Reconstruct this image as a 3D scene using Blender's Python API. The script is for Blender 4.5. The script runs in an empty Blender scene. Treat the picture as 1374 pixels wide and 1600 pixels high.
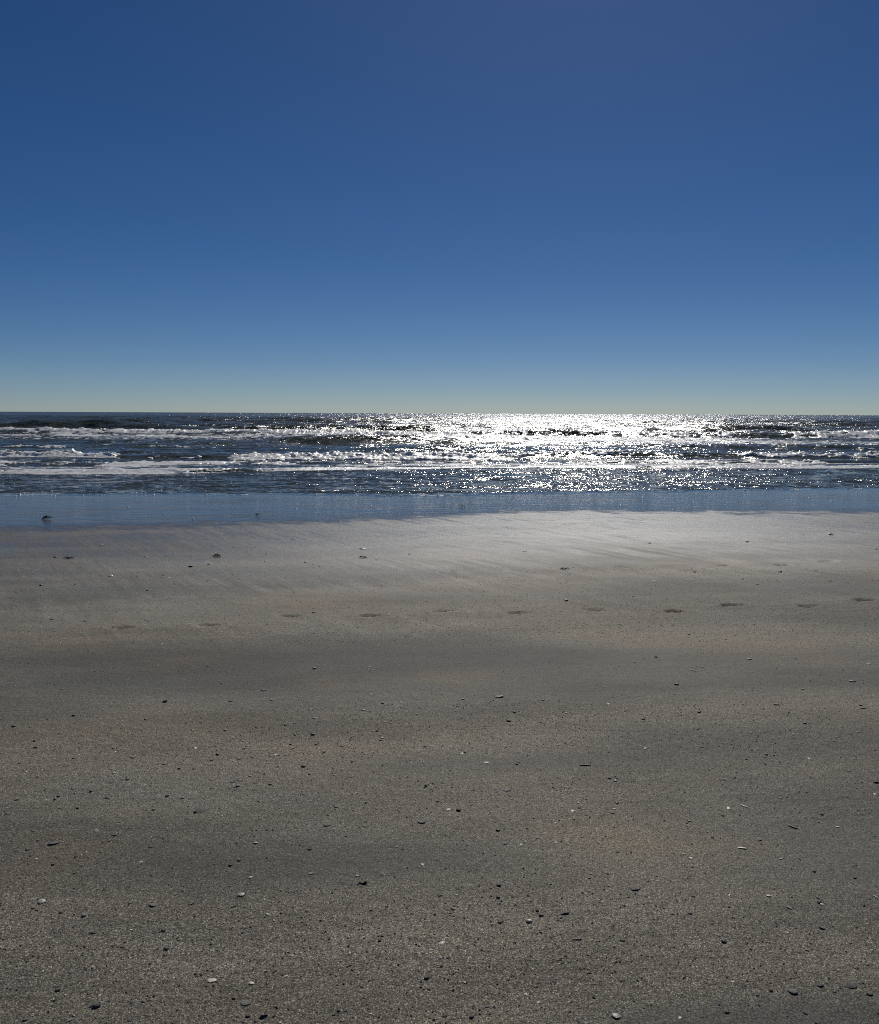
import bpy, math, random
import numpy as np
from mathutils import Matrix, Vector

# ------------------------------------------------------------------ camera
W, H, F = 1374.0, 1600.0, 1348.0          # photograph size, focal length in its pixels
CAM = Vector((0.0, 0.0, 1.60))
PITCH, ROLL = math.radians(6.52), math.radians(0.24)
scene = bpy.context.scene
cam_data = bpy.data.cameras.new('camera')
cam_data.sensor_fit = 'HORIZONTAL'
cam_data.sensor_width = 36.0
cam_data.lens = 36.0 * F / W
cam_data.clip_start = 0.05
cam_data.clip_end = 60000.0
cam = bpy.data.objects.new('camera', cam_data)
scene.collection.objects.link(cam)
CAM_ROT = Matrix.Rotation(math.pi / 2 - PITCH, 4, 'X') @ Matrix.Rotation(ROLL, 4, 'Z')
cam.matrix_world = Matrix.Translation(CAM) @ CAM_ROT
scene.camera = cam

# ------------------------------------------------------------------ sky and sun
SUN_EL, SUN_AZ = math.radians(41.0), math.radians(9.5)     # azimuth measured from +Y towards +X
world = bpy.data.worlds.new('World')
scene.world = world
world.use_nodes = True
wn, wl = world.node_tree.nodes, world.node_tree.links
wn.clear()
sky = wn.new('ShaderNodeTexSky')
sky.sky_type = 'NISHITA'
sky.sun_disc = False
sky.sun_elevation = SUN_EL
sky.sun_rotation = SUN_AZ
sky.altitude = 0.0
sky.air_density = 0.6
sky.dust_density = 0.12
sky.ozone_density = 5.0
gam = wn.new('ShaderNodeHueSaturation')      # deep polarised blue
gam.inputs['Hue'].default_value = 0.504
gam.inputs['Saturation'].default_value = 1.22
bg = wn.new('ShaderNodeBackground')
bg.inputs['Strength'].default_value = 0.05
out = wn.new('ShaderNodeOutputWorld')
wl.new(sky.outputs['Color'], gam.inputs['Color'])
wl.new(gam.outputs['Color'], bg.inputs['Color'])
wl.new(bg.outputs['Background'], out.inputs['Surface'])

sun_data = bpy.data.lights.new('sun', 'SUN')
sun_data.energy = 3.9
sun_data.angle = math.radians(0.53)
sun_data.color = (1.0, 0.965, 0.90)
sun = bpy.data.objects.new('sun', sun_data)
scene.collection.objects.link(sun)
SUN_DIR = Vector((math.sin(SUN_AZ) * math.cos(SUN_EL), math.cos(SUN_AZ) * math.cos(SUN_EL), math.sin(SUN_EL)))
sun.rotation_euler = SUN_DIR.to_track_quat('Z', 'Y').to_euler()

vs = scene.view_settings
vs.view_transform = 'Standard'
vs.look = 'None'
vs.exposure = -0.35
vs.gamma = 1.0
vs.use_curve_mapping = False
scene.cycles.use_denoising = False           # sun glints on water and sand must stay sharp points
scene.cycles.filter_width = 1.05
scene.cycles.max_bounces = 5
scene.cycles.sample_clamp_indirect = 6.0

# ------------------------------------------------------------------ helpers
COL = scene.collection

def _hash(ix, iy, seed):
    h = (ix.astype(np.int64) * 374761393 + iy.astype(np.int64) * 668265263 + seed * 974634777) & 0xFFFFFFFF
    h = ((h ^ (h >> 13)) * 1274126177) & 0xFFFFFFFF
    h = ((h ^ (h >> 16)) * 2246822519) & 0xFFFFFFFF
    h = h ^ (h >> 15)
    return (h & 0xFFFFFF) / float(0xFFFFFF)

def vnoise(x, y, seed=0):
    x = np.asarray(x, float); y = np.asarray(y, float)
    ix, iy = np.floor(x), np.floor(y)
    fx, fy = x - ix, y - iy
    ux, uy = fx * fx * fx * (fx * (fx * 6 - 15) + 10), fy * fy * fy * (fy * (fy * 6 - 15) + 10)
    a = _hash(ix, iy, seed); b = _hash(ix + 1, iy, seed)
    c = _hash(ix, iy + 1, seed); d = _hash(ix + 1, iy + 1, seed)
    return (a * (1 - ux) + b * ux) * (1 - uy) + (c * (1 - ux) + d * ux) * uy

def fbm(x, y, seed=0, octaves=4, gain=0.5):
    s, amp, tot = 0.0, 1.0, 0.0
    for k in range(octaves):
        f = 2.03 ** k
        s = s + amp * (vnoise(x * f + 17.3 * k, y * f - 9.1 * k, seed + k * 31) - 0.5)
        tot += amp
        amp *= gain
    return s / tot * 2.0                     # about -1..1

def sstep(a, b, x):
    t = np.clip((np.asarray(x, float) - a) / (b - a), 0, 1)
    return t * t * (3 - 2 * t)

def mesh_from(name, verts, faces_quads=None, faces_tris=None, smooth=True):
    me = bpy.data.meshes.new(name)
    verts = np.asarray(verts, np.float32)
    me.vertices.add(len(verts))
    me.vertices.foreach_set('co', verts.ravel())
    loops, starts, totals = [], [], []
    n = 0
    for fs, k in ((faces_quads, 4), (faces_tris, 3)):
        if fs is None or len(fs) == 0:
            continue
        fs = np.asarray(fs, np.int32)
        loops.append(fs.ravel())
        starts.append(n + np.arange(len(fs)) * k)
        totals.append(np.full(len(fs), k))
        n += fs.size
    loops = np.concatenate(loops); starts = np.concatenate(starts)
    me.loops.add(len(loops))
    me.loops.foreach_set('vertex_index', loops)
    me.polygons.add(len(starts))
    me.polygons.foreach_set('loop_start', starts.astype(np.int32))
    me.polygons.foreach_set('use_smooth', np.full(len(starts), smooth))
    me.update(calc_edges=True)
    me.validate()
    return me

def grid_faces(nr, nc):
    i = np.arange(nr - 1)[:, None] * nc + np.arange(nc - 1)[None, :]
    i = i.ravel()
    return np.stack([i, i + 1, i + nc + 1, i + nc], 1)

def attr(me, name, vals):
    a = me.attributes.new(name, 'FLOAT', 'POINT')
    a.data.foreach_set('value', np.asarray(vals, np.float32).ravel())

def link(name, me, mat=None, parent=None):
    o = bpy.data.objects.new(name, me)
    COL.objects.link(o)
    if mat is not None and me is not None and len(me.materials) == 0:
        for m in (mat if isinstance(mat, (list, tuple)) else [mat]):
            me.materials.append(m)
    if parent is not None:
        o.parent = parent
    return o

def tag(o, label=None, cat=None, group=None, kind=None):
    if label: o['label'] = label
    if cat: o['category'] = cat
    if group: o['group'] = group
    if kind: o['kind'] = kind
    return o

class NT:
    """small node-tree writer"""
    def __init__(self, name):
        self.m = bpy.data.materials.new(name)
        self.m.use_nodes = True
        self.t = self.m.node_tree
        self.t.nodes.clear()
        self.out = self.t.nodes.new('ShaderNodeOutputMaterial')
    def put(self, sock, v):
        if isinstance(v, bpy.types.NodeSocket):
            self.t.links.new(v, sock)
        elif v is not None:
            sock.default_value = v
    def node(self, kind, ins=None, **props):
        n = self.t.nodes.new(kind)
        for k, v in props.items():
            setattr(n, k, v)
        for k, v in (ins or {}).items():
            self.put(n.inputs[k], v)
        return n
    def math(self, op, a, b=None, c=None, clamp=False):
        n = self.node('ShaderNodeMath', operation=op, use_clamp=clamp)
        for i, v in enumerate((a, b, c)):
            if v is not None: self.put(n.inputs[i], v)
        return n.outputs[0]
    def ramp(self, v, a, b, lo=0.0, hi=1.0):
        n = self.node('ShaderNodeMapRange', {'Value': v, 'From Min': a, 'From Max': b, 'To Min': lo, 'To Max': hi},
                      interpolation_type='SMOOTHSTEP', clamp=True)
        return n.outputs['Result']
    def mixc(self, f, a, b, blend='MIX'):
        n = self.node('ShaderNodeMix', data_type='RGBA', blend_type=blend)
        self.put(n.inputs[0], f); self.put(n.inputs[6], a); self.put(n.inputs[7], b)
        return n.outputs[2]
    def mixf(self, f, a, b):
        n = self.node('ShaderNodeMix', data_type='FLOAT')
        self.put(n.inputs[0], f); self.put(n.inputs[2], a); self.put(n.inputs[3], b)
        return n.outputs[0]
    def pos(self, scale=(1, 1, 1), rotz=0.0):
        g = self.node('ShaderNodeNewGeometry')
        m = self.node('ShaderNodeMapping', {'Vector': g.outputs['Position'], 'Scale': tuple(1 / c for c in scale), 'Rotation': (0, 0, rotz)},
                      vector_type='TEXTURE')           # rotate first, then stretch
        return m.outputs[0]
    def noise(self, vec, scale, detail=3, rough=0.5, out='Fac', dims='3D'):
        n = self.node('ShaderNodeTexNoise', {'Vector': vec, 'Scale': scale, 'Detail': detail, 'Roughness': rough}, noise_dimensions=dims)
        return n.outputs[out]
    def attr(self, name):
        return self.node('ShaderNodeAttribute', attribute_name=name).outputs['Fac']
    def surf(self, sh):
        self.t.links.new(sh, self.out.inputs['Surface'])
        return self.m

# ------------------------------------------------------------------ materials
def rgb(r, g, b): return (r, g, b, 1.0)

def make_sand():
    n = NT('damp_beach_sand')
    edge = n.attr('edge'); coarse0 = n.attr('coarse')
    p = n.pos()
    wob = n.math('SUBTRACT', n.noise(n.pos((0.45, 1.5, 1), math.radians(4)), 1.0, 6, 0.68), 0.5)
    wob2 = n.math('SUBTRACT', n.noise(n.pos((1.1, 1.4, 1), math.radians(-50)), 1.3, 7, 0.72), 0.5)
    e = n.math('MULTIPLY_ADD', wob2, 2.4, n.math('MULTIPLY_ADD', wob, 2.6, edge))
    film = n.ramp(e, -0.55, 0.95)
    damp = n.ramp(e, -8.5, -1.8)
    patch = n.noise(n.pos((0.35, 1.1, 1)), 1.0, 4, 0.55)
    coarse = n.math('ADD', coarse0, n.math('MULTIPLY', n.math('SUBTRACT', patch, 0.5), 1.1), clamp=True)
    # grains
    def grains(scale):
        v = n.node('ShaderNodeTexVoronoi', {'Vector': p, 'Scale': scale, 'Randomness': 1.0}, feature='F1')
        s = n.node('ShaderNodeSeparateColor', {'Color': v.outputs['Color']})
        return v, s
    v1, s1 = grains(330.0)
    v2, s2 = grains(140.0)
    base = n.mixc(coarse, rgb(0.106, 0.100, 0.082), rgb(0.180, 0.160, 0.120))
    tint = n.noise(n.pos((0.5, 1.0, 1)), 0.9, 3, 0.5)
    base = n.mixc(n.ramp(tint, 0.50, 0.68, 0, 0.65), base, rgb(0.185, 0.144, 0.092))
    base = n.mixc(n.ramp(tint, 0.32, 0.47, 0.45, 0.0), base, rgb(0.110, 0.113, 0.098))
    g1 = n.ramp(s1.outputs[0], 0.0, 1.0, 0.30, 1.65)
    base = n.mixc(1.0, base, n.node('ShaderNodeCombineColor', {0: g1, 1: g1, 2: g1}).outputs[0], 'MULTIPLY')
    bright = n.math('MULTIPLY', n.ramp(s1.outputs[1], 0.90, 0.97), n.mixf(coarse, 0.25, 1.0))
    base = n.mixc(bright, base, rgb(0.60, 0.55, 0.46))
    bright2 = n.math('MULTIPLY', n.ramp(s2.outputs[1], 0.90, 0.92), n.math('MULTIPLY', n.mixf(coarse, 0.15, 1.0), n.ramp(v2.outputs['Distance'], 0.0032, 0.0020)))
    base = n.mixc(bright2, base, rgb(0.74, 0.69, 0.60))
    dark = n.math('MULTIPLY', n.ramp(s1.outputs[2], 0.87, 0.95), n.mixf(coarse, 0.55, 0.9))
    base = n.mixc(dark, base, rgb(0.025, 0.024, 0.022))
    # rill marks left by the backwash
    st = n.noise(n.pos((0.7, 6.0, 1), math.radians(-58)), 1.0, 5, 0.62)
    stm = n.math('MULTIPLY', n.ramp(edge, -10.5, -4.0), n.ramp(patch, 0.36, 0.58))
    sf = n.mixf(stm, 1.0, n.ramp(st, 0.3, 0.7, 0.72, 1.28))
    base = n.mixc(1.0, base, n.node('ShaderNodeCombineColor', {0: sf, 1: sf, 2: sf}).outputs[0], 'MULTIPLY')
    wisp = n.noise(n.pos((1.0, 3.0, 1), math.radians(-35)), 2.2, 7, 0.74)
    wf = n.mixf(n.ramp(edge, -6.0, -1.5), 1.0, n.ramp(wisp, 0.36, 0.50, 0.55, 1.06))
    base = n.mixc(1.0, base, n.node('ShaderNodeCombineColor', {0: wf, 1: wf, 2: wf}).outputs[0], 'MULTIPLY')
    wetf = n.mixf(film, n.mixf(damp, 1.0, 0.74), 0.42)
    base = n.mixc(1.0, base, n.node('ShaderNodeCombineColor', {0: wetf, 1: wetf, 2: wetf}).outputs[0], 'MULTIPLY')
    moist = n.noise(n.pos((0.28, 0.95, 1), math.radians(5)), 1.0, 5, 0.58)
    mo = n.mixf(film, n.ramp(moist, 0.36, 0.62, 0.70, 1.15), 1.0)
    base = n.mixc(1.0, base, n.node('ShaderNodeCombineColor', {0: mo, 1: mo, 2: mo}).outputs[0], 'MULTIPLY')
    base = n.mixc(film, base, rgb(0.060, 0.052, 0.038))
    # roughness / relief
    rough = n.mixf(film, n.mixf(damp, 0.74, n.math('MULTIPLY_ADD', n.math('MULTIPLY', n.math('SUBTRACT', st, 0.5), stm), -0.85, 0.40)), 0.08)
    rough = n.math('ADD', rough, n.math('MULTIPLY', n.math('MULTIPLY', n.math('SUBTRACT', 1.0, film), n.ramp(edge, -6.0, -1.5)), n.ramp(wisp, 0.34, 0.48, 0.26, 0.0)))
    spec = n.mixf(film, n.mixf(damp, 0.26, 0.58), 0.20)
    hgt = n.math('ADD', n.math('MULTIPLY', s1.outputs[0], 0.0010),
          n.math('ADD', n.math('MULTIPLY', n.noise(p, 90.0, 4, 0.6), 0.0035),
                 n.math('MULTIPLY', n.noise(n.pos((1, 2.2, 1)), 9.0, 4, 0.55), 0.010)))
    hgt = n.math('ADD', hgt, n.math('MULTIPLY', n.math('MULTIPLY', st, stm), 0.022))
    strength = n.mixf(film, n.mixf(damp, n.mixf(coarse, 0.6, 1.0), 0.5), 0.0)
    b = n.node('ShaderNodeBump', {'Height': hgt, 'Strength': strength, 'Distance': 1.0})
    # the film of water over the lowest sand: faint moving wrinkles
    fr = n.noise(n.pos((1.5, 4.0, 1), math.radians(9)), 1.0, 6, 0.66)
    b2 = n.node('ShaderNodeBump', {'Height': fr, 'Strength': n.math('MULTIPLY', film, n.ramp(wob, -0.15, 0.15, 0.12, 0.35)), 'Distance': 0.05, 'Normal': b.outputs[0]})
    pr = n.node('ShaderNodeBsdfPrincipled', {'Base Color': base, 'Roughness': rough, 'IOR': 1.4, 'Specular IOR Level': spec,
                                             'Normal': b2.outputs[0]})
    return n.surf(pr.outputs[0])

def make_water():
    n = NT('sea_water')
    foam = n.attr('foam'); slope = n.attr('slope'); far = n.attr('far')
    # capillary facets: direct slope noise, so glints keep their statistics far out
    def facet(scale, st, w):
        c = n.noise(n.pos(st), scale, 2, 0.55, 'Color')
        a = n.node('ShaderNodeVectorMath', {0: c, 1: (0.5, 0.5, 0.5)}, operation='SUBTRACT').outputs[0]
        return n.node('ShaderNodeVectorMath', {0: a, 1: (w, w, 0.0)}, operation='MULTIPLY').outputs[0]
    f1 = facet(7.0, (0.7, 1.0, 1), 1.25)
    f2 = facet(1.3, (0.6, 1.0, 1), 0.95)
    f3 = facet(26.0, (0.8, 1.0, 1), 0.85)
    f = n.node('ShaderNodeVectorMath', {0: f1, 1: f2}, operation='ADD').outputs[0]
    f = n.node('ShaderNodeVectorMath', {0: f, 1: f3}, operation='ADD').outputs[0]
    gust = n.noise(n.pos((0.05, 0.11, 1)), 1.0, 3, 0.5)
    f = n.node('ShaderNodeVectorMath', {0: f, 'Scale': n.math('MULTIPLY', slope, n.ramp(gust, 0.3, 0.7, 0.75, 1.2))}, operation='SCALE').outputs[0]
    lean = n.node('ShaderNodeVectorMath', {0: (0.0, -0.11, 0.0), 'Scale': n.math('MAXIMUM', far, n.ramp(slope, 0.3, 0.95, 0.0, 1.3))}, operation='SCALE').outputs[0]   # steeper shoreward faces
    f = n.node('ShaderNodeVectorMath', {0: f, 1: lean}, operation='ADD').outputs[0]
    g = n.node('ShaderNodeNewGeometry')
    nn = n.node('ShaderNodeVectorMath', {0: g.outputs['Normal'], 1: f}, operation='ADD').outputs[0]
    nn = n.node('ShaderNodeVectorMath', {0: nn}, operation='NORMALIZE').outputs[0]
    body = n.mixc(n.noise(n.pos((0.08, 0.12, 1)), 1.0, 3), rgb(0.050, 0.058, 0.038), rgb(0.066, 0.064, 0.034))
    water = n.node('ShaderNodeBsdfPrincipled', {'Base Color': body, 'Roughness': n.mixf(far, 0.075, 0.20), 'IOR': 1.333, 'Normal': nn})
    # foam lace
    l1 = n.noise(n.pos((0.8, 1.0, 1)), 2.6, 6, 0.7)
    l2 = n.noise(n.pos((0.8, 1.0, 1)), 11.0, 4, 0.6)
    l = n.math('ADD', n.math('MULTIPLY', l1, 0.65), n.math('MULTIPLY', l2, 0.35))
    fm = n.ramp(n.math('ADD', foam, n.math('MULTIPLY', n.math('SUBTRACT', l, 0.5), 2.4)), 0.48, 0.62)
    fb = n.node('ShaderNodeBump', {'Height': l2, 'Strength': 0.45, 'Distance': 0.06})
    fo = n.node('ShaderNodeBsdfPrincipled', {'Base Color': rgb(0.88, 0.88, 0.87), 'Roughness': 0.5, 'IOR': 1.33, 'Normal': fb.outputs[0]})
    mx = n.node('ShaderNodeMixShader', {0: fm, 1: water.outputs[0], 2: fo.outputs[0]})
    return n.surf(mx.outputs[0])

def make_foam():
    n = NT('surf_foam')
    l = n.noise(n.pos(), 9.0, 5, 0.65)
    b = n.node('ShaderNodeBump', {'Height': l, 'Strength': 0.45, 'Distance': 0.05})
    c = n.mixc(n.ramp(n.noise(n.pos((0.5, 1, 1)), 2.5, 5, 0.6), 0.36, 0.55), rgb(0.78, 0.77, 0.73), rgb(0.93, 0.93, 0.92))
    pr = n.node('ShaderNodeBsdfPrincipled', {'Base Color': c, 'Roughness': 0.35, 'IOR': 1.33, 'Normal': b.outputs[0]})
    tr = n.node('ShaderNodeBsdfTranslucent', {'Color': c, 'Normal': b.outputs[0]})      # bubbles let the low sun through
    return n.surf(n.node('ShaderNodeMixShader', {0: 0.22, 1: pr.outputs[0], 2: tr.outputs[0]}).outputs[0])

def make_shell(name, c1, c2, rough=0.5, scale=160.0):
    n = NT(name)
    v = n.noise(n.node('ShaderNodeTexCoord').outputs['Object'], scale, 4, 0.6)
    oi = n.node('ShaderNodeObjectInfo')
    k = n.math('MULTIPLY_ADD', oi.outputs['Random'], 0.5, 0.75)
    col = n.mixc(n.ramp(v, 0.35, 0.65), c1, c2)
    col = n.mixc(1.0, col, n.node('ShaderNodeCombineColor', {0: k, 1: k, 2: k}).outputs[0], 'MULTIPLY')
    b = n.node('ShaderNodeBump', {'Height': v, 'Strength': 0.5, 'Distance': 0.003})
    pr = n.node('ShaderNodeBsdfPrincipled', {'Base Color': col, 'Roughness': rough, 'Normal': b.outputs[0]})
    return n.surf(pr.outputs[0])

M_SAND, M_WATER, M_FOAM = make_sand(), make_water(), make_foam()
M_PALE = make_shell('bleached_shell', rgb(0.60, 0.56, 0.48), rgb(0.30, 0.26, 0.21), 0.4, 6.0)
M_DARK = make_shell('shaded_dark_shell', rgb(0.018, 0.018, 0.018), rgb(0.045, 0.040, 0.034), 0.45)  # near-black colour also carries the shaded near side of backlit pieces
M_GREY = make_shell('grey_worn_shell', rgb(0.17, 0.16, 0.145), rgb(0.09, 0.085, 0.078), 0.5)
M_BROWN = make_shell('brown_shell', rgb(0.10, 0.055, 0.028), rgb(0.05, 0.03, 0.018), 0.45)
M_WEED = make_shell('dark_seaweed', rgb(0.016, 0.015, 0.010), rgb(0.035, 0.028, 0.014), 0.4)
MATS = dict(pale=M_PALE, dark=M_DARK, grey=M_GREY, brown=M_BROWN, weed=M_WEED)

# ------------------------------------------------------------------ terrain functions
SEA = -0.235
EDGE_X = np.array([-60, -20, -9, -6.4, -4.6, -3.1, -1.2, 0.0, 0.7, 1.8, 2.6, 4.6, 6.4, 8.0, 20, 60])
EDGE_Y = np.array([9.0, 11.4, 12.4, 12.7, 13.1, 13.6, 14.3, 14.8, 15.1, 15.6, 15.7, 15.5, 15.5, 15.7, 17.4, 22])
def film_edge(x): return np.interp(x, EDGE_X, EDGE_Y)
def swash(x):
    """distance of the moving water's front line"""
    return 19.4 + 0.125 * np.asarray(x, float) + 0.75 * fbm(np.asarray(x) * 0.16, 0 * np.asarray(x), 5, 3) + 0.30 * fbm(np.asarray(x) * 1.3, 0 * np.asarray(x), 6, 3)

def base_sand(x, y):
    w = y - 0.14 * x
    z = -0.0105 * w - 0.00045 * np.clip(w - 13, 0, 60) ** 1.6
    amp = 1 - 0.9 * sstep(10.5, 14.0, w)
    z = z + amp * (0.016 * fbm(x * 0.16 + 3, y * 0.55, 11, 3) + 0.0045 * fbm(x * 1.1, y * 2.3, 12, 4))
    return z

def pixel_ray(px, py):
    d = Vector(((px - W / 2) / F, -(py - H / 2) / F, -1.0))
    return (CAM_ROT.to_3x3() @ d).normalized()

def ground_at(px, py):
    """point of the sand seen at a photograph pixel"""
    d = pixel_ray(px, py)
    z = 0.0
    for _ in range(12):
        t = (z - CAM.z) / d.z
        q = CAM + d * t
        z = float(base_sand(np.array(q.x), np.array(q.y)))
    return Vector((q.x, q.y, z)), t

FOOT1 = [(190, 981), (325, 977), (452, 963), (575, 963), (692, 955), (808, 958), (930, 953), (1052, 956), (1145, 946), (1265, 947), (1352, 938)]
FOOT2 = [(697, 894), (800, 892), (975, 886), (1080, 891), (1135, 884), (1225, 883), (1295, 877)]
FOOT3 = [(727, 1297), (602, 1032)]
PRINTS = []
_r = random.Random(4)
for lst, dep in ((FOOT1, 0.038), (FOOT2, 0.026), (FOOT3, 0.008)):
    for k, (px, py) in enumerate(lst):
        q, _ = ground_at(px, py)
        PRINTS.append((q.x, q.y, math.radians(_r.uniform(-9, 9)) + 0.06, dep * _r.uniform(0.6, 1.15), 0.118 if lst is not FOOT3 else 0.035))

def sand_z(x, y, prints=True):
    x = np.asarray(x, float); y = np.asarray(y, float)
    z = base_sand(x, y)
    if prints:
        for (cx, cy, a, dep, half) in PRINTS:
            m = (np.abs(x - cx) < 0.5) & (np.abs(y - cy) < 0.5)
            if not np.any(m): continue
            dx, dy = x[m] - cx, y[m] - cy
            u = (dx * math.cos(a) + dy * math.sin(a)) / half
            wdt = half * (0.40 + 0.10 * np.cos(u * 3.6 + a * 9))
            v = (-dx * math.sin(a) + dy * math.cos(a)) / wdt
            r = np.sqrt(u * u + v * v) + 0.30 * fbm(x[m] * 14, y[m] * 14, 15, 3)
            z[m] += -dep * (1 - sstep(0.55, 1.05, r)) + 0.25 * dep * np.exp(-((r - 1.25) / 0.25) ** 2)
    return z

def blob(x, y, px, py, rx, ry, val):
    q, _ = ground_at(px, py)
    return val * np.exp(-(((x - q.x) / rx) ** 2 + ((y - q.y) / ry) ** 2))

def coarse_fn(x, y):
    """shell-grit bands, 0 smooth damp sand .. 1 coarse grit"""
    c = 0.52 + 0.55 * fbm(x * 0.22 + 1.7, (y - 0.10 * x) * 0.75, 21, 4)
    c = c - 0.30 * sstep(8.5, 12.5, y)
    c = c + blob(x, y, 250, 1050, 3.0, 0.42, -0.65) + blob(x, y, 800, 1035, 2.6, 0.38, -0.40)
    c = c + blob(x, y, 850, 1115, 2.2, 0.40, 0.45) + blob(x, y, 250, 1170, 1.7, 0.35, 0.30)
    c = c + blob(x, y, 800, 1190, 0.9, 0.10, -0.40) + blob(x, y, 500, 1345, 0.9, 0.18, -0.45)
    c = c + blob(x, y, 1330, 1330, 0.55, 0.30, -0.55) + blob(x, y, 800, 1500, 1.1, 0.25, 0.45)
    c = c + blob(x, y, 1270, 1612, 0.55, 0.13, -1.1)
    c = c + blob(x, y, 500, 985, 5.0, 0.22, 0.30) + blob(x, y, 1000, 950, 3.0, 0.20, 0.2)
    return np.clip(c, 0, 1)

# ------------------------------------------------------------------ sand
def axis(lo, hi, fine, rel):
    """coordinates from 0 outwards with spacing max(fine, rel*distance)"""
    v = [0.0]
    while v[-1] < hi: v.append(v[-1] + max(fine, (rel if v[-1] < 15 else 0.06) * v[-1]))
    w = [0.0]
    while w[-1] > lo: w.append(w[-1] - max(fine, (rel if w[-1] > -15 else 0.06) * -w[-1]))
    return np.array(w[:0:-1] + v)

def build_sand():
    xs = axis(-300, 300, 0.026, 0.006)
    yy = [1.3]
    while yy[-1] < 22: yy.append(yy[-1] + max(0.012, 0.0047 * yy[-1]))
    while yy[-1] < 70: yy.append(yy[-1] * 1.04)
    back = [1.3]
    while back[-1] > -60: back.append(back[-1] - (0.05 + 0.15 * (1.3 - back[-1])))
    ys = np.array(back[:0:-1] + yy)
    X, Y = np.meshgrid(xs, ys)
    x, y = X.ravel(), Y.ravel()
    z = sand_z(x, y)
    me = mesh_from('sand', np.stack([x, y, z], 1), grid_faces(len(ys), len(xs)))
    attr(me, 'edge', y - film_edge(x))
    attr(me, 'coarse', coarse_fn(x, y))
    return tag(link('sand', me, M_SAND), 'damp grey brown beach sand sloping to the water', kind='structure')
build_sand()

# ------------------------------------------------------------------ sea
rng = np.random.default_rng(7)
COMP = []
for k in range(46):
    lam = 0.9 * (16.0 / 0.9) ** rng.random()
    th = rng.normal(0.0, 0.42) + 0.05
    COMP.append((lam, th, rng.random() * 6.283, 0.0105 * lam ** 0.85 * rng.uniform(0.5, 1.2)))

def chop(x, y, spacing):
    z = np.zeros_like(x)
    for lam, th, ph, amp in COMP:
        k = 6.28319 / lam
        fade = np.clip((lam / np.maximum(spacing, 1e-6) - 3.0) / 3.0, 0, 1)
        ss = np.sin(k * (x * math.sin(th) + y * math.cos(th)) + ph)
        z += amp * fade * (ss + 0.28 * ss * ss)
    grp = 0.55 + 0.9 * vnoise(x * 0.045, y * 0.07, 41)
    return z * grp

def sea_height(x, y, spacing):
    t = y - swash(x)
    deep = sstep(7, 75, t)
    z = SEA + (0.10 + 0.90 * deep) * chop(x, y, spacing) * sstep(1.0, 9.0, t)
    z = z + 0.010 * fbm(x * 0.7, y * 1.6, 44, 3) * sstep(0.2, 3.0, t) * (1 - 0.6 * deep)
    # thin front: the sheet of water wedges out on the sand
    bs = base_sand(x, y)
    front = bs + 0.006 * sstep(0.0, 0.5, t) + 0.006 * t - 0.02 * (t < 0.0)
    return np.where(t < 14, np.maximum(front * (1 - sstep(2, 12, t)) + z * sstep(2, 12, t), np.where(t > 1.0, bs + 0.012, -9)), z)

def foam_field(x, y):
    f = np.zeros_like(x)
    t = y - swash(x)
    def band(c, half, val, seed, sc=0.05):
        m = vnoise(x * sc, y * 0.03, seed)
        return val * np.exp(-((y - c) / half) ** 2) * (0.55 + 0.75 * m)
    f = np.maximum(f, band(30.3 + 0.15 * x, 1.7, 0.54, 61, 0.16))
    f = np.maximum(f, band(33.0 + 0.10 * x, 1.8, 0.52, 62, 0.14))
    f = np.maximum(f, band(38.5 + 0.05 * x, 1.6, 0.40, 68))
    f = np.maximum(f, band(57 - 0.02 * x, 5.0, 0.55, 63, 0.03))
    f = np.maximum(f, band(64 - 0.02 * x, 3.5, 0.66, 64, 0.03))
    f = np.maximum(f, 0.30 * sstep(0.60, 0.85, vnoise(x * 0.12, y * 0.10, 65)) * sstep(36, 42, y) * (1 - sstep(120, 190, y)))
    f = np.maximum(f, 0.34 * np.exp(-((t - 0.15) / 0.2) ** 2) * (0.3 + 1.1 * vnoise(x * 0.5, y * 0, 66)))  # white dots along the front edge, painted in for sun sparkles
    f = np.maximum(f, 0.08 * sstep(0.5, 0.8, vnoise(x * 0.5, y * 0.25, 67)) * sstep(0.5, 2, t) * (1 - sstep(7, 10, t)))
    return f

def build_sea():
    nu = 950
    u = np.linspace(-1, 1, nu)
    u = 0.85 * u + 0.75 * u ** 5
    d = [0.0]
    while d[-1] < 400: d.append(d[-1] + (max(0.035, 0.0068 * (d[-1] + 17.0)) if d[-1] > 0.6 else 0.035))
    while d[-1] < 45000: d.append(d[-1] * 1.085)
    d = np.array(d) - 0.1
    U, D = np.meshgrid(u, d)
    near = 1 - sstep(0, 30, D)
    X = U * (D + 19.0) * 1.0
    Y = 19.4 + D
    Y = Y + near * (swash(X) - 19.4) + (1 - near) * 0
    x, y = X.ravel(), Y.ravel()
    spacing = np.maximum(0.0068 * np.abs(y), 0.0022 * np.abs(y))
    z = sea_height(x, y, spacing)
    me = mesh_from('sea', np.stack([x, y, z], 1), grid_faces(len(d), nu))
    attr(me, 'foam', foam_field(x, y))
    t = y - swash(x)
    attr(me, 'slope', 0.95 * sstep(0.05, 0.7, t) + 0.15 * sstep(12, 50, t))
    attr(me, 'far', sstep(9, 40, t))
    return tag(link('sea', me, M_WATER), 'choppy grey blue sea reaching the horizon', kind='structure')
build_sea()

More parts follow.
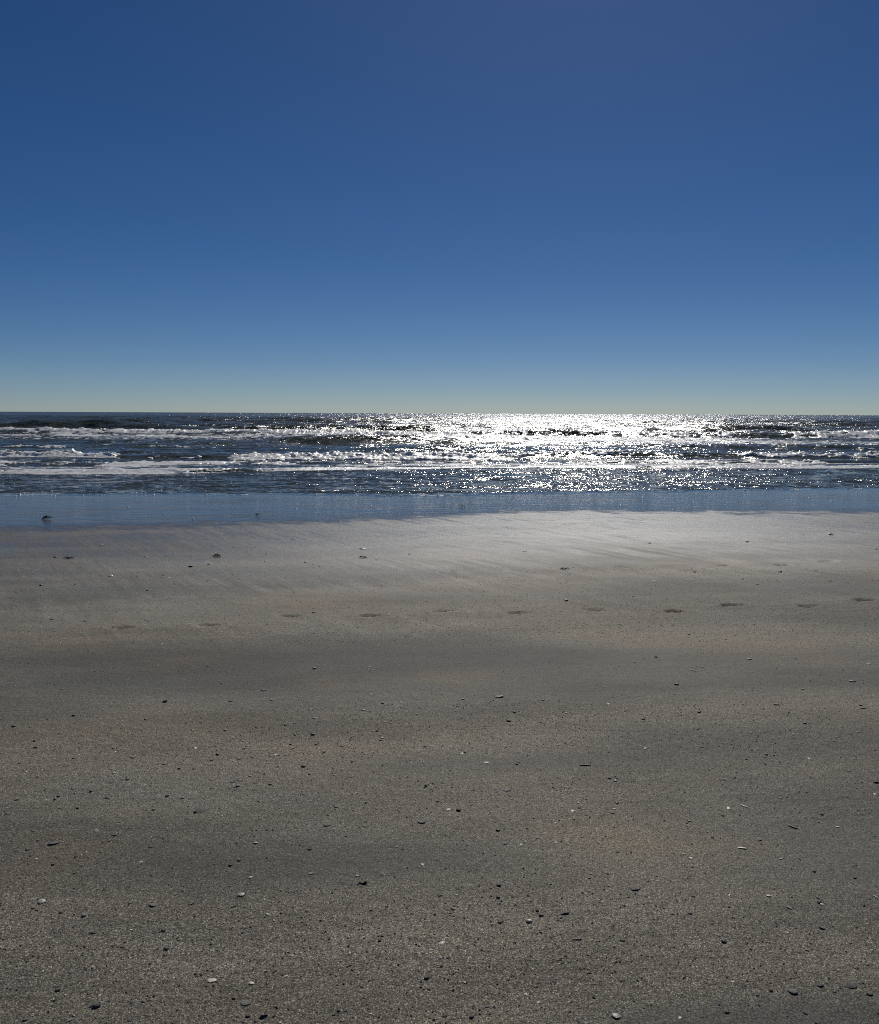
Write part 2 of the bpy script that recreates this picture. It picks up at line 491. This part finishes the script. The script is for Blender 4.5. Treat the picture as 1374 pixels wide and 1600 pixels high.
# ------------------------------------------------------------------ breaking waves
def wave(label, x0, x1, yc, slope, height, back, front, foam_fn, seed, step=0.07, toe=0.0, taper=4.0, jag=0.5):
    """one wave: an Empty, its water body, its foam"""
    root = bpy.data.objects.new('breaking_wave', None)
    COL.objects.link(root)
    xm = 0.5 * (x0 + x1)
    root.location = (xm, yc + slope * xm, SEA)
    tag(root, label, 'wave', 'waves rolling in to the beach')
    xs = np.arange(x0, x1 + step, step)
    # profile parameter: v < 0 seaward back, v > 0 shoreward front
    v = np.concatenate([-np.linspace(1, 0, 13)[:-1] ** 1.5 * back * 2.4, np.linspace(0, 1, 17) ** 1.2 * (front * 2.4 + toe)])
    X, V = np.meshgrid(xs, v)
    hx = height * (0.55 + 0.75 * vnoise(X * 0.13, X * 0 + 3.1, seed)) * sstep(0, taper, X - x0) * sstep(0, taper, x1 - X)
    line = yc + slope * X + jag * fbm(X * 0.10, X * 0, seed + 1, 4) * 1.8
    prof = np.where(V < 0, np.exp(-(V / back) ** 2), np.exp(-(V / front) ** 2))
    Z = hx * prof + height * 0.14 * fbm(X * 1.1, V * 1.6, seed + 2, 4) * (0.25 + prof)
    Z = Z - 0.10 * sstep(0.75, 1.0, np.abs(V) / np.where(V < 0, back * 2.4, front * 2.4 + toe)) - 0.02
    Yl = line - V - 0.35 * front * prof * np.where(V >= 0, 1, 1)      # crest leans shoreward
    xw, yw, zw = X, Yl, Z
    nc, nr = len(xs), len(v)
    P = np.stack([(xw - root.location.x).ravel(), (yw - root.location.y).ravel(), zw.ravel()], 1)
    me = mesh_from('water_body', P, grid_faces(nr, nc)[:, ::-1])
    attr(me, 'foam', np.clip(foam_fn(X, V / front) * 0.62, 0, 1).ravel())
    attr(me, 'slope', np.full(X.size, 0.72))
    attr(me, 'far', np.full(X.size, 0.6))
    link('water_body', me, M_WATER, root)
    # foam: finer lumpy skin over crest and front, torn open where thin
    fv = np.concatenate([-np.linspace(0.9, 0, 7)[:-1] * back * 0.55, np.linspace(0, 1, 26) * (front * 1.9 + toe)])
    fx = np.arange(x0, x1, step * 0.8)
    X, V = np.meshgrid(fx, fv)
    hx = height * (0.55 + 0.75 * vnoise(X * 0.13, X * 0 + 3.1, seed)) * sstep(0, taper, X - x0) * sstep(0, taper, x1 - X)
    line = yc + slope * X + jag * fbm(X * 0.10, X * 0, seed + 1, 4) * 1.8
    prof = np.where(V < 0, np.exp(-(V / back) ** 2), np.exp(-(V / front) ** 2))
    fo = foam_fn(X, V / front)
    lump = 0.55 * fbm(X * 1.7, V * 2.6, seed + 3, 5, 0.6) + 0.45 * np.abs(fbm(X * 5.0, V * 6.0, seed + 4, 3))
    cover = fo + 0.85 * fbm(X * 0.9, V * 1.5, seed + 5, 5, 0.62) + 0.60 * fbm(X * 1.6, V * 5.5, seed + 6, 4, 0.65) - 0.42
    thick = np.clip(cover, 0, 0.6)
    Z = hx * prof + height * 0.14 * fbm(X * 1.1, V * 1.6, seed + 2, 4) * (0.25 + prof) - 0.02
    Z = Z + np.minimum(height, 0.30) * (0.60 * lump * (0.4 + prof) + 0.25) * (0.3 + thick) * 1.2 + 0.004
    Z = Z - 0.08 * sstep(0.02, -0.06, cover)
    Yl = line - V - 0.35 * front * prof - 0.25 * height * lump
    P = np.stack([(X - root.location.x).ravel(), (Yl - root.location.y).ravel(), Z.ravel()], 1)
    q = grid_faces(len(fv), len(fx))[:, ::-1]
    cf = cover.ravel()
    keep = cf[q].mean(1) > 0.0
    q = q[keep]
    if len(q):
        used, inv = np.unique(q.ravel(), return_inverse=True)
        fme = mesh_from('foam', P[used], inv.reshape(-1, 4))
        tag(link('foam', fme, M_FOAM, root), kind='stuff')
    return root

def nz(x, sc, seed): return vnoise(x * sc, x * 0 + 0.7, seed)
def front_mask(v, a=-0.6, b=1.9): return sstep(a, a + 0.5, v) * (1 - sstep(b - 0.7, b, v))

wave('dark low swell behind the outermost line of white surf', 6, 75, 88, -0.02, 0.38, 3.2, 1.7,
     lambda x, v: 0.25 * sstep(0.66, 0.8, nz(x, 0.06, 70)) * front_mask(v), 101, 0.10, taper=14)
wave('outermost breaking wave with a long tumbling white crest', -50, 54, 69, -0.02, 0.56, 2.8, 1.5,
     lambda x, v: (0.30 + 0.75 * sstep(0.25, 0.50, nz(x, 0.055, 71))) * (1 - 0.30 * sstep(18, 28, x)) * front_mask(v, -0.8, 2.8), 111, 0.08, toe=2.6, taper=6)
wave('smooth unbroken dark swell rising between the surf lines on the right', 5, 40, 46.0, 0.03, 0.44, 2.6, 1.7,
     lambda x, v: 0.30 * sstep(0.66, 0.8, nz(x, 0.10, 72)) * front_mask(v, -0.5, 0.3), 121, 0.06, taper=9, jag=0.25)
wave('small brown swell between the surf lines on the far left', -36, -9, 43.2, 0.02, 0.24, 2.0, 1.0,
     lambda x, v: 0.40 * sstep(0.60, 0.75, nz(x, 0.15, 73)) * front_mask(v, -0.5, 1.0), 131, 0.06, taper=5)
wave('olive brown wave face curling beside broken foam on the left', -22, 3, 35.2, 0.05, 0.27, 1.6, 0.62,
     lambda x, v: (1.05 * sstep(-12.2, -13.6, x) + 0.85 * sstep(-9.0, -7.6, x) + 0.12) * front_mask(v, -0.5, 2.2), 141, 0.045, toe=0.6, taper=3, jag=0.3)
wave('thin brown wave with little foam right of the sun glitter', 1.5, 30, 37.4, 0.03, 0.20, 1.6, 0.75,
     lambda x, v: (0.12 + 0.5 * sstep(0.5, 0.7, nz(x, 0.12, 75))) * front_mask(v, -0.4, 1.2), 151, 0.045, toe=0.3, taper=4, jag=0.25)
wave('broken line of churned white water behind the nearest surf line', -22, 23, 31.8, 0.11, 0.12, 1.2, 0.8,
     lambda x, v: (0.22 + 0.65 * sstep(0.40, 0.70, nz(x, 0.30, 76))) * (1 - 0.35 * sstep(0, 6, x)) * front_mask(v, -0.6, 2.2), 161, 0.045, toe=0.8, taper=3)
wave('nearest low line of white surf running the whole width', -20, 23, 28.4, 0.17, 0.085, 0.8, 0.42,
     lambda x, v: (0.55 + 0.65 * nz(x, 0.45, 77)) * front_mask(v, -0.8, 2.4), 171, 0.035, toe=0.45, taper=2, jag=0.55)

# ------------------------------------------------------------------ shells, pebbles, grit
R = random.Random(11)

def ico(sub=1):
    t = (1 + 5 ** 0.5) / 2
    v = [Vector(p).normalized() for p in ((-1, t, 0), (1, t, 0), (-1, -t, 0), (1, -t, 0), (0, -1, t), (0, 1, t), (0, -1, -t), (0, 1, -t), (t, 0, -1), (t, 0, 1), (-t, 0, -1), (-t, 0, 1))]
    f = [(0, 11, 5), (0, 5, 1), (0, 1, 7), (0, 7, 10), (0, 10, 11), (1, 5, 9), (5, 11, 4), (11, 10, 2), (10, 7, 6), (7, 1, 8),
         (3, 9, 4), (3, 4, 2), (3, 2, 6), (3, 6, 8), (3, 8, 9), (4, 9, 5), (2, 4, 11), (6, 2, 10), (8, 6, 7), (9, 8, 1)]
    for _ in range(sub):
        c, nf = {}, []
        def mid(a, b):
            k = (min(a, b), max(a, b))
            if k not in c:
                v.append(((v[a] + v[b]) / 2).normalized()); c[k] = len(v) - 1
            return c[k]
        for a, b, d in f:
            e, g, h = mid(a, b), mid(b, d), mid(d, a)
            nf += [(a, e, h), (b, g, e), (d, h, g), (e, g, h)]
        f = nf
    return v, f

def pebble_mesh(seed, sub=2):
    r = random.Random(seed)
    v, f = ico(sub)
    ax = [Vector((r.gauss(0, 1), r.gauss(0, 1), r.gauss(0, 1))).normalized() for _ in range(5)]
    am = [r.uniform(-0.22, 0.22) for _ in ax]
    pts = []
    for p in v:
        s = 1 + sum(a * max(0, p.dot(d)) ** 2 for a, d in zip(am, ax))
        pts.append((p.x * s * 0.46, p.y * s * 0.36, p.z * s * 0.22))
    return mesh_from('pebble', pts, None, f)

def plate_mesh(seed, length=1.0, width=0.6, bend=0.35, thick=0.07, n=9, ragged=0.28):
    """broken piece of shell: ragged, curved plate with two faces and a rim"""
    r = random.Random(seed)
    ang = sorted((i + r.uniform(-0.3, 0.3)) / n * 6.283 for i in range(n))
    ring = []
    for a in ang:
        k = 1 + r.uniform(-ragged, ragged)
        ring.append((0.5 * length * math.cos(a) * k, 0.5 * width * math.sin(a) * k))
    def z(x, y): return -bend * ((x / length) ** 2 * 1.2 + (y / width) ** 2 * width / length) + bend * 0.25
    def half(t):
        return [(0, 0, z(0, 0) + t)] + [(x * .55, y * .55, z(x * .55, y * .55) + t) for x, y in ring] + [(x, y, z(x, y) + t) for x, y in ring]
    top, bot = half(thick / 2), half(-thick / 2)
    pts = top + bot
    m = len(top)
    q, t = [], []
    for i in range(n):
        j = (i + 1) % n
        t.append((0, 1 + i, 1 + j)); t.append((m, m + 1 + j, m + 1 + i))
        q.append((1 + i, 1 + n + i, 1 + n + j, 1 + j)); q.append((m + 1 + j, m + 1 + n + j, m + 1 + n + i, m + 1 + i))
        q.append((1 + n + i, m + 1 + n + i, m + 1 + n + j, 1 + n + j))
    return mesh_from('shell_fragment', pts, q, t, smooth=False)

def valve_mesh(seed, ribs=11, elong=0.85, dome=0.2):
    """one valve of a bivalve: ribbed fan with a beak, doubled for thickness"""
    r = random.Random(seed)
    nr, na = 8, ribs * 2 + 1
    top, bot = [], []
    for i in range(nr + 1):
        t = i / nr
        for k in range(na):
            a = (k / (na - 1) - 0.5) * math.radians(250)
            rad = 0.5 * (0.72 + 0.28 * math.cos(a)) * t
            x = math.sin(a) * rad * 1.0 / elong * 0.9
            y = math.cos(a) * rad - 0.22 * (1 - t)
            z = dome * (1 - (t * 0.98) ** 2.2) ** 0.7 * (0.9 if t < 0.2 else 1) + 0.018 * t * (1 if k % 2 else -1)
            top.append((x, y, z)); bot.append((x * 0.93, y * 0.93, z * 0.9 - 0.03))
    pts = top + bot
    m = len(top)
    q = []
    for i in range(nr):
        for k in range(na - 1):
            a, b = i * na + k, (i + 1) * na + k
            q.append((a, b, b + 1, a + 1)); q.append((m + a + 1, m + b + 1, m + b, m + a))
    for k in range(na - 1):
        a = nr * na + k
        q.append((a, m + a, m + a + 1, a + 1))
    for i in range(nr):
        for k in (0, na - 1):
            a, b = i * na + k, (i + 1) * na + k
            q.append((a, m + a, m + b, b) if k else (a, b, m + b, m + a))
    return mesh_from('shell', pts, q)

def weed_mesh(seed, strands=9):
    """tangle of flattened strands"""
    r = random.Random(seed)
    pts, q = [], []
    for s in range(strands):
        a = r.uniform(-0.5, 0.5) + (math.pi if r.random() < .5 else 0)
        L = r.uniform(0.35, 0.95); cx, cy = r.uniform(-.3, .3), r.uniform(-.12, .12)
        bow = r.uniform(-.35, .35); up = r.uniform(0.06, 0.24); w = r.uniform(0.025, 0.06)
        b0 = len(pts); n = 9
        for i in range(n):
            t = i / (n - 1) - 0.5
            x = cx + L * t * math.cos(a) - bow * (t * t) * math.sin(a); y = cy + L * t * math.sin(a) + bow * t * t * math.cos(a)
            z = up * (1 - 4 * t * t) + 0.02 * math.sin(9 * t + s)
            ww = w * (1.15 - 1.7 * abs(t))
            for k in range(4):
                ph = k * math.pi / 2
                pts.append((x - math.sin(a) * ww * math.cos(ph), y + math.cos(a) * ww * math.cos(ph), z + ww * 0.7 * math.sin(ph)))
        for i in range(n - 1):
            for k in range(4):
                a0 = b0 + i * 4 + k; a1 = b0 + i * 4 + (k + 1) % 4
                q.append((a0, a1, a1 + 4, a0 + 4))
    return mesh_from('seaweed_tangle', pts, q)

PEB = [pebble_mesh(s) for s in range(5)]
FRAG = [plate_mesh(20 + s, 1.0, R.uniform(0.45, 0.8), R.uniform(0.2, 0.6), 0.10, R.choice([7, 8, 10])) for s in range(8)]
SLIV = [plate_mesh(40 + s, 1.0, 0.22, 0.22, 0.08, 10, 0.15) for s in range(3)]
VALVE = [valve_mesh(60 + s, [9, 12, 10][s], [0.85, 0.75, 1.0][s], [0.17, 0.22, 0.14][s]) for s in range(3)]
WEED = [weed_mesh(80 + s) for s in range(3)]
POOL = dict(pebble=(PEB, 'pebble'), fragment=(FRAG, 'shell_fragment'), sliver=(SLIV, 'shell_sliver'), valve=(VALVE, 'shell'), weed=(WEED, 'seaweed_clump'))
CATS = dict(pebble='pebble', fragment='shell fragment', sliver='shell fragment', valve='shell', weed='seaweed')
_mc = {}

def piece(kind, mat, loc, size, rz, tilt, label, group=None, which=None, sink=0.0):
    pool, name = POOL[kind]
    src = pool[which if which is not None else R.randrange(len(pool))]
    key = (src.name, mat)
    if key not in _mc:
        m = src.copy(); m.materials.clear(); m.materials.append(MATS[mat]); _mc[key] = m
    o = link(name, _mc[key])
    flat = 0.62 if kind in ('fragment', 'sliver') else 1.0
    if kind == 'pebble': size *= 0.85
    o.scale = (size, size, size * flat)
    if kind == 'valve':
        size *= 0.8; o.scale = (size, size * 0.8, size)
        if mat != 'pale' and R.random() < 0.5: tilt = (math.pi - tilt[0] * 0.6, tilt[1])          # lying cup upwards
    o.rotation_euler = (tilt[0], tilt[1], rz)
    rest = dict(pebble=0.12, fragment=0.07, sliver=0.05, valve=0.02, weed=0.02)[kind]
    if kind == 'valve' and tilt[0] > 2: rest = 0.15
    o.location = (loc[0], loc[1], loc[2] + size * (rest - sink))
    tag(o, label, CATS[kind], group)
    return o

def put(px, py, wpx, kind, mat, label, group=None, rz=None, tilt=None, which=None, sink=0.0):
    q, t = ground_at(px, py)
    q.z = float(sand_z(np.array([q.x]), np.array([q.y]))[0])
    piece(kind, mat, q, wpx * t / F, R.uniform(-0.5, 0.5) if rz is None else rz,
          (R.uniform(-.18, .18), R.uniform(-.18, .18)) if tilt is None else tilt, label, group, which, sink)

# prominent pieces, one label each
NAMED = [
 (963, 1590, 19, 'valve', 'pale', 'white ribbed shell at the bottom edge right of centre, largest of the pale shells', -0.35, (0.25, 0.1)),
 (412, 1586, 17, 'valve', 'grey', 'grey cupped shell near the bottom edge left of centre', 0.6, (0.4, 0.2)),
 (150, 1573, 13, 'pebble', 'dark', 'blackish pebble near the bottom left corner', None, None),
 (384, 1568, 14, 'fragment', 'grey', 'flat grey shell piece just above the grey cupped shell at the bottom', None, None),
 (331, 1533, 12, 'fragment', 'pale', 'pale shell piece low on the left, left of its small pale twin', None, None),
 (393, 1537, 9, 'fragment', 'pale', 'small pale shell piece low on the left, right of its larger twin', None, None),
 (666, 1529, 9, 'pebble', 'dark', 'small black pebble low in the middle of the sand', None, None),
 (567, 1380, 19, 'valve', 'dark', 'dark upturned shell throwing a crescent shadow in the middle of the near sand', 2.9, (-0.75, 0.2)),
 (377, 1400, 14, 'valve', 'pale', 'pale shell with dark shaded side left of the dark upturned shell', None, (0.5, 0)),
 (65, 1411, 16, 'valve', 'pale', 'long pale shell near the left edge of the near sand', 0.4, (0.5, 0)),
 (240, 1415, 12, 'fragment', 'grey', 'grey shell piece between two pale shells on the left', None, None),
 (146, 1458, 12, 'sliver', 'dark', 'flat dark splinter low on the left', 0.1, None),
 (260, 1483, 9, 'pebble', 'dark', 'round black pebble low on the left below the dark splinter', None, None),
 (666, 1229, 14, 'valve', 'dark', 'black shell standing on edge in the centre of the sand', 0.9, (0.9, 0.3)),
 (314, 1268, 20, 'fragment', 'dark', 'jagged black shell piece on the left in the speckled band', 0.2, (0.4, 0.2)),
 (659, 1285, 13, 'fragment', 'dark', 'flat black shell piece below the black shell on edge', 0.1, None),
 (511, 1290, 12, 'fragment', 'dark', 'dark shell piece left of the flat black one near the centre', 0.1, None),
 (399, 1318, 10, 'valve', 'pale', 'little pale shell with black shadow left of centre', None, None),
 (83, 1318, 14, 'fragment', 'dark', 'dark shell piece near the left edge above the long pale shell', None, None),
 (258, 1096, 14, 'valve', 'grey', 'pale grey shell on the smooth dark band at left', 0.5, (0.4, 0)),
 (489, 1148, 9, 'pebble', 'dark', 'black pebble left of centre at the top of the speckled band', None, None),
 (914, 1196, 17, 'sliver', 'dark', 'long dark shell splinter lying level right of centre', 0.0, (0, 0)),
 (780, 1089, 14, 'fragment', 'dark', 'dark curled shell piece in the middle of the beach', 0.1, None),
 (804, 1113, 7, 'pebble', 'dark', 'upper of two small black pebbles right of centre', None, None),
 (795, 1127, 9, 'pebble', 'dark', 'lower of two small black pebbles right of centre', None, None),
 (717, 1266, 12, 'valve', 'dark', 'dark cupped shell right of the flat black shell piece', None, (0.6, 0)),
 (792, 1235, 11, 'fragment', 'dark', 'dark broken shell pair right of the black shell on edge', None, None),
 (1163, 1260, 11, 'sliver', 'pale', 'upper of two white splinters on the right', -0.9, (0, 0)),
 (1161, 1326, 14, 'sliver', 'pale', 'lower of two white splinters on the right', -0.25, (0, 0)),
 (1240, 1293, 15, 'sliver', 'dark', 'thin dark splinter lying aslant right of the white splinters', -0.8, (0, 0)),
 (1311, 1293, 9, 'sliver', 'pale', 'short white splinter near the right edge', -0.5, (0, 0)),
 (779, 1384, 9, 'pebble', 'dark', 'round black pebble alone right of the centre of the near sand', None, None),
 (992, 1389, 13, 'fragment', 'dark', 'flat dark shell piece on the right of the near sand', 0.1, None),
 (883, 1427, 13, 'fragment', 'brown', 'reddish brown shell piece beside a pale pebble', None, None),
 (828, 1440, 11, 'pebble', 'pale', 'pale rounded pebble left of the reddish brown shell piece', None, None),
 (902, 1468, 15, 'sliver', 'grey', 'pale grey splinter below the reddish brown shell piece', 0.1, (0, 0)),
 (690, 1475, 9, 'fragment', 'pale', 'small white shell chip low in the centre', None, None),
 (1240, 1552, 16, 'valve', 'grey', 'grey shell on the smooth dark patch at the bottom right', -0.4, (0.4, 0)),
 (1281, 1540, 10, 'fragment', 'dark', 'black shell piece at the upper rim of the smooth patch, bottom right', None, None),
 (1329, 1541, 13, 'fragment', 'dark', 'dark curved shell piece close to the bottom right corner', None, None),
 (1359, 1554, 10, 'fragment', 'dark', 'dark shell piece at the right edge close to the bottom', None, None),
 (1131, 1472, 9, 'pebble', 'dark', 'black pebble low on the right', None, None),
 (1285, 1450, 11, 'fragment', 'dark', 'dark shell piece low near the right edge', None, None),
 (1201, 1400, 8, 'fragment', 'pale', 'small white shell chip on the right of the near sand', None, None),
 (339, 870, 17, 'weed', 'weed', 'dark tangled clump on the damp sand left, below the water film', None, None),
 (298, 886, 12, 'valve', 'grey', 'grey shell with bright rim just below the dark tangled clump', None, None),
 (567, 872, 14, 'weed', 'weed', 'lower dark clump of debris left of the bright glare', 0.0, None),
 (567, 858, 11, 'fragment', 'dark', 'flat dark shell piece just above the dark clump beside the glare', 0.0, None),
 (108, 873, 13, 'weed', 'weed', 'dark scrap of weed on damp sand near the left edge', 0.0, None),
 (73, 811, 17, 'weed', 'weed', 'black scrap lying in the blue water film on the left', 0.0, None),
 (403, 804, 8, 'weed', 'weed', 'small black scrap in the blue water film left of centre', 0.0, None),
 (722, 791, 9, 'weed', 'weed', 'black scrap in the blue water film near the centre', 0.0, None),
 (882, 890, 13, 'weed', 'weed', 'dark scrap of weed on damp sand below the bright glare', 0.0, None),
 (885, 939, 8, 'pebble', 'dark', 'black pebble just above the footprint trail right of centre', None, None),
 (1024, 909, 8, 'fragment', 'dark', 'dark shell piece above the footprint trail on the right', None, None),
 (1299, 836, 13, 'valve', 'pale', 'white shell glinting on the damp sand near the right edge', None, (0.6, 0)),
 (173, 901, 13, 'valve', 'pale', 'white shell on damp sand above the footprint trail on the left', None, (0.5, 0)),
 (158, 852, 10, 'valve', 'pale', 'small white shell near the water film on the left', None, (0.5, 0)),
 (1332, 1065, 10, 'fragment', 'dark', 'black shell piece in the middle of the beach near the right edge', None, None),
 (1057, 1070, 8, 'pebble', 'dark', 'black pebble in the middle of the beach right of centre', None, None),
]
for px, py, wpx, kind, mat, lab, rz, tilt in NAMED:
    put(px, py, wpx, kind, mat, lab, rz=rz, tilt=tilt)

# lesser pieces seen at their places, alike within each group
FAR_BITS = [(86, 871), (255, 899), (117, 913), (767, 870), (990, 932), (1219, 894), (1259, 889), (1015, 849), (988, 845), (1086, 894),
            (1299, 909), (1369, 858), (490, 957), (228, 870), (418, 866), (365, 855), (415, 877), (477, 879), (589, 875), (64, 915), (230, 923),
            (820, 862), (1168, 847), (1276, 892), (1322, 880), (133, 971), (80, 968), (1160, 905), (640, 866), (1255, 836), (1184, 913)]
def side(px): return ('far left', 'left', 'middle', 'right', 'far right')[min(4, max(0, int(px / W * 5)))]
for px, py in FAR_BITS:
    put(px, py, R.uniform(4, 7), R.choice(['fragment', 'pebble', 'fragment']), R.choice(['dark', 'dark', 'grey']),
        'small dark fleck of shell on the damp sand near the water film, ' + side(px), 'dark flecks on the damp upper sand')
FILM_BITS = [(257, 804), (700, 787), (463, 795), (532, 815), (640, 812), (820, 783), (1005, 776), (1225, 778), (1265, 778), (1152, 771), (1340, 770),
             (1085, 784), (302, 812), (430, 792), (580, 791), (1239, 809), (1196, 834), (1213, 846), (1300, 783), (345, 834), (970, 789), (200, 792)]
for px, py in FILM_BITS:
    put(px, py, R.uniform(3, 5.5), 'valve', 'pale', 'tiny white shell glinting in or beside the blue water film, ' + side(px), 'white shells along the water film', tilt=(R.uniform(.2, .7), 0))
MID_BITS = [(468, 1089), (578, 1042), (491, 1045), (1358, 1038), (1171, 1030), (845, 1044), (1081, 1047), (412, 1079), (1214, 1101), (1025, 1027),
            (1342, 1144), (1098, 1168), (727, 1176), (1327, 1205), (1298, 1265), (1369, 1223), (331, 1188), (392, 1213), (474, 1198), (535, 1203),
            (22, 1135), (55, 1168), (185, 1172), (207, 1184), (448, 1180), (602, 1128), (664, 1167), (740, 1190), (12, 1272), (1098, 1042), (1255, 1077)]
for px, py in MID_BITS:
    put(px, py, R.uniform(5, 9), R.choice(['fragment', 'pebble', 'fragment', 'sliver']), R.choice(['dark', 'dark', 'dark', 'grey']),
        'small dark shell chip on the middle beach between footprints and speckled band, ' + side(px), 'dark chips on the middle beach')

def scatter(n, rows, size, mats, label, group, kinds=('fragment', 'pebble', 'fragment'), cluster=None):
    k = 0
    while k < n:
        if cluster and R.random() < 0.55:
            c = R.choice(cluster); px, py = R.gauss(c[0], c[2]), R.gauss(c[1], c[3])
        else:
            px, py = R.uniform(-60, W + 60), R.uniform(*rows)
        if not rows[0] <= py <= rows[1]: continue
        area = ('far left', 'left', 'middle', 'right', 'far right')[min(4, max(0, int(px / W * 5)))]
        put(px, py, R.uniform(*size), R.choice(kinds), R.choice(mats),
            label % ('upper' if py < 0.5 * (rows[0] + rows[1]) else 'lower', area), group, rz=R.uniform(0, 6.28))
        k += 1
CL = [(250, 1235, 160, 30), (80, 1300, 60, 40), (430, 1215, 80, 25), (300, 1180, 180, 30), (520, 1140, 60, 20)]
scatter(190, (1090, 1340), (4.0, 8.5), ['dark', 'dark', 'dark', 'grey'], 'tiny black shell chip in the %s part of the speckled band, %s', 'black chips in the speckled band', cluster=CL)
scatter(110, (1340, 1600), (4.5, 9), ['dark', 'dark', 'grey', 'brown'], 'tiny dark shell chip on the %s part of the nearest sand, %s', 'dark chips on the nearest sand')
scatter(70, (1090, 1600), (3.5, 7), ['pale'], 'tiny white shell chip on the %s part of the near sand, %s', 'white chips on the near sand')
scatter(60, (880, 1090), (3, 5), ['dark', 'dark', 'grey'], 'tiny dark speck of shell on the %s smooth sand round the footprints, %s', 'dark specks round the footprints')

def build_grit():
    rg = np.random.default_rng(3)
    N = 30000
    y = 1.5 * (9.5 / 1.5) ** rg.random(N * 3)
    x = (rg.random(N * 3) - 0.5) * 2 * (0.75 + 0.66 * y)
    c = coarse_fn(x, y)
    ok = rg.random(N * 3) < 0.06 + 0.94 * c ** 1.6
    x, y = x[ok][:N], y[ok][:N]
    n = len(x)
    z = sand_z(x, y)
    s = 0.0012 + 0.0026 * rg.random(n) ** 3 + 0.00022 * y
    octa = np.array([(1, 0, 0), (0, 1, 0), (-1, 0, 0), (0, -1, 0), (0, 0, 1), (0, 0, -1)], float)
    tri = np.array([(0, 1, 4), (1, 2, 4), (2, 3, 4), (3, 0, 4), (1, 0, 5), (2, 1, 5), (3, 2, 5), (0, 3, 5)])
    a = rg.random(n) * 6.283
    V = octa[None] * (0.65 + 0.7 * rg.random((n, 6, 1))) * s[:, None, None] * np.array([1.3, 0.9, 0.65])
    ca, sa = np.cos(a)[:, None], np.sin(a)[:, None]
    VX = V[:, :, 0] * ca - V[:, :, 1] * sa + x[:, None]
    VY = V[:, :, 0] * sa + V[:, :, 1] * ca + y[:, None]
    VZ = V[:, :, 2] + z[:, None] + s[:, None] * 0.25
    T = (tri[None] + 6 * np.arange(n)[:, None, None]).reshape(-1, 3)
    me = mesh_from('shell_grit', np.stack([VX, VY, VZ], 2).reshape(-1, 3), None, T, smooth=False)
    for m in (M_PALE, M_DARK, M_GREY): me.materials.append(m)
    mi = np.repeat(rg.choice([0, 1, 2], n, p=[0.45, 0.13, 0.42]), 8).astype(np.int32)
    me.polygons.foreach_set('material_index', mi)
    return tag(link('shell_grit', me), 'fine pale and dark shell grit strewn in bands over the sand', 'grit', kind='stuff')
build_grit()

def build_glints():
    """small white foam-like domes added as painted sun glints on the thin sheet of water"""
    rg = np.random.default_rng(9)
    n = 1500
    x = (rg.random(n) - 0.5) * 40
    t = np.where(rg.random(n) < 0.35, rg.random(n) ** 2 * 0.9, 8.6 * rg.random(n)) + 0.12
    y = swash(x) + t
    keep = vnoise(x * 0.5, y * 0.35, 90) + 0.3 * rg.random(n) > 0.55
    x, y = x[keep], y[keep]
    n = len(x)
    z = sea_height(x, y, np.full(n, 0.13))
    s = 0.008 + 0.022 * rg.random(n) ** 3
    k = 6
    an = np.arange(k) / k * 6.283
    ring = np.stack([np.cos(an), np.sin(an), np.full(k, -0.25)], 1)
    dome = np.concatenate([ring, ring * [0.65, 0.65, 0] + [0, 0, 0.35], [[0, 0, 0.5]]])
    V = dome[None] * s[:, None, None] * (0.75 + 0.5 * rg.random((n, len(dome), 1))) * np.array([1.5, 1.0, 0.9])
    V = V + np.stack([x, y, z], 1)[:, None, :]
    i = np.arange(k); j = (i + 1) % k
    q = np.stack([i, j, j + k, i + k], 1); tr = np.stack([i + k, j + k, np.full(k, 2 * k)], 1)
    o = (np.arange(n) * len(dome))[:, None, None]
    me = mesh_from('glint_flecks', V.reshape(-1, 3), (q[None] + o).reshape(-1, 4), (tr[None] + o).reshape(-1, 3))
    return tag(link('glint_flecks', me, M_FOAM), 'white foam-like dots standing in for sun glints on the shallow dark water', 'foam', kind='stuff')  # white dots added where the sun glints on the ripples
build_glints()
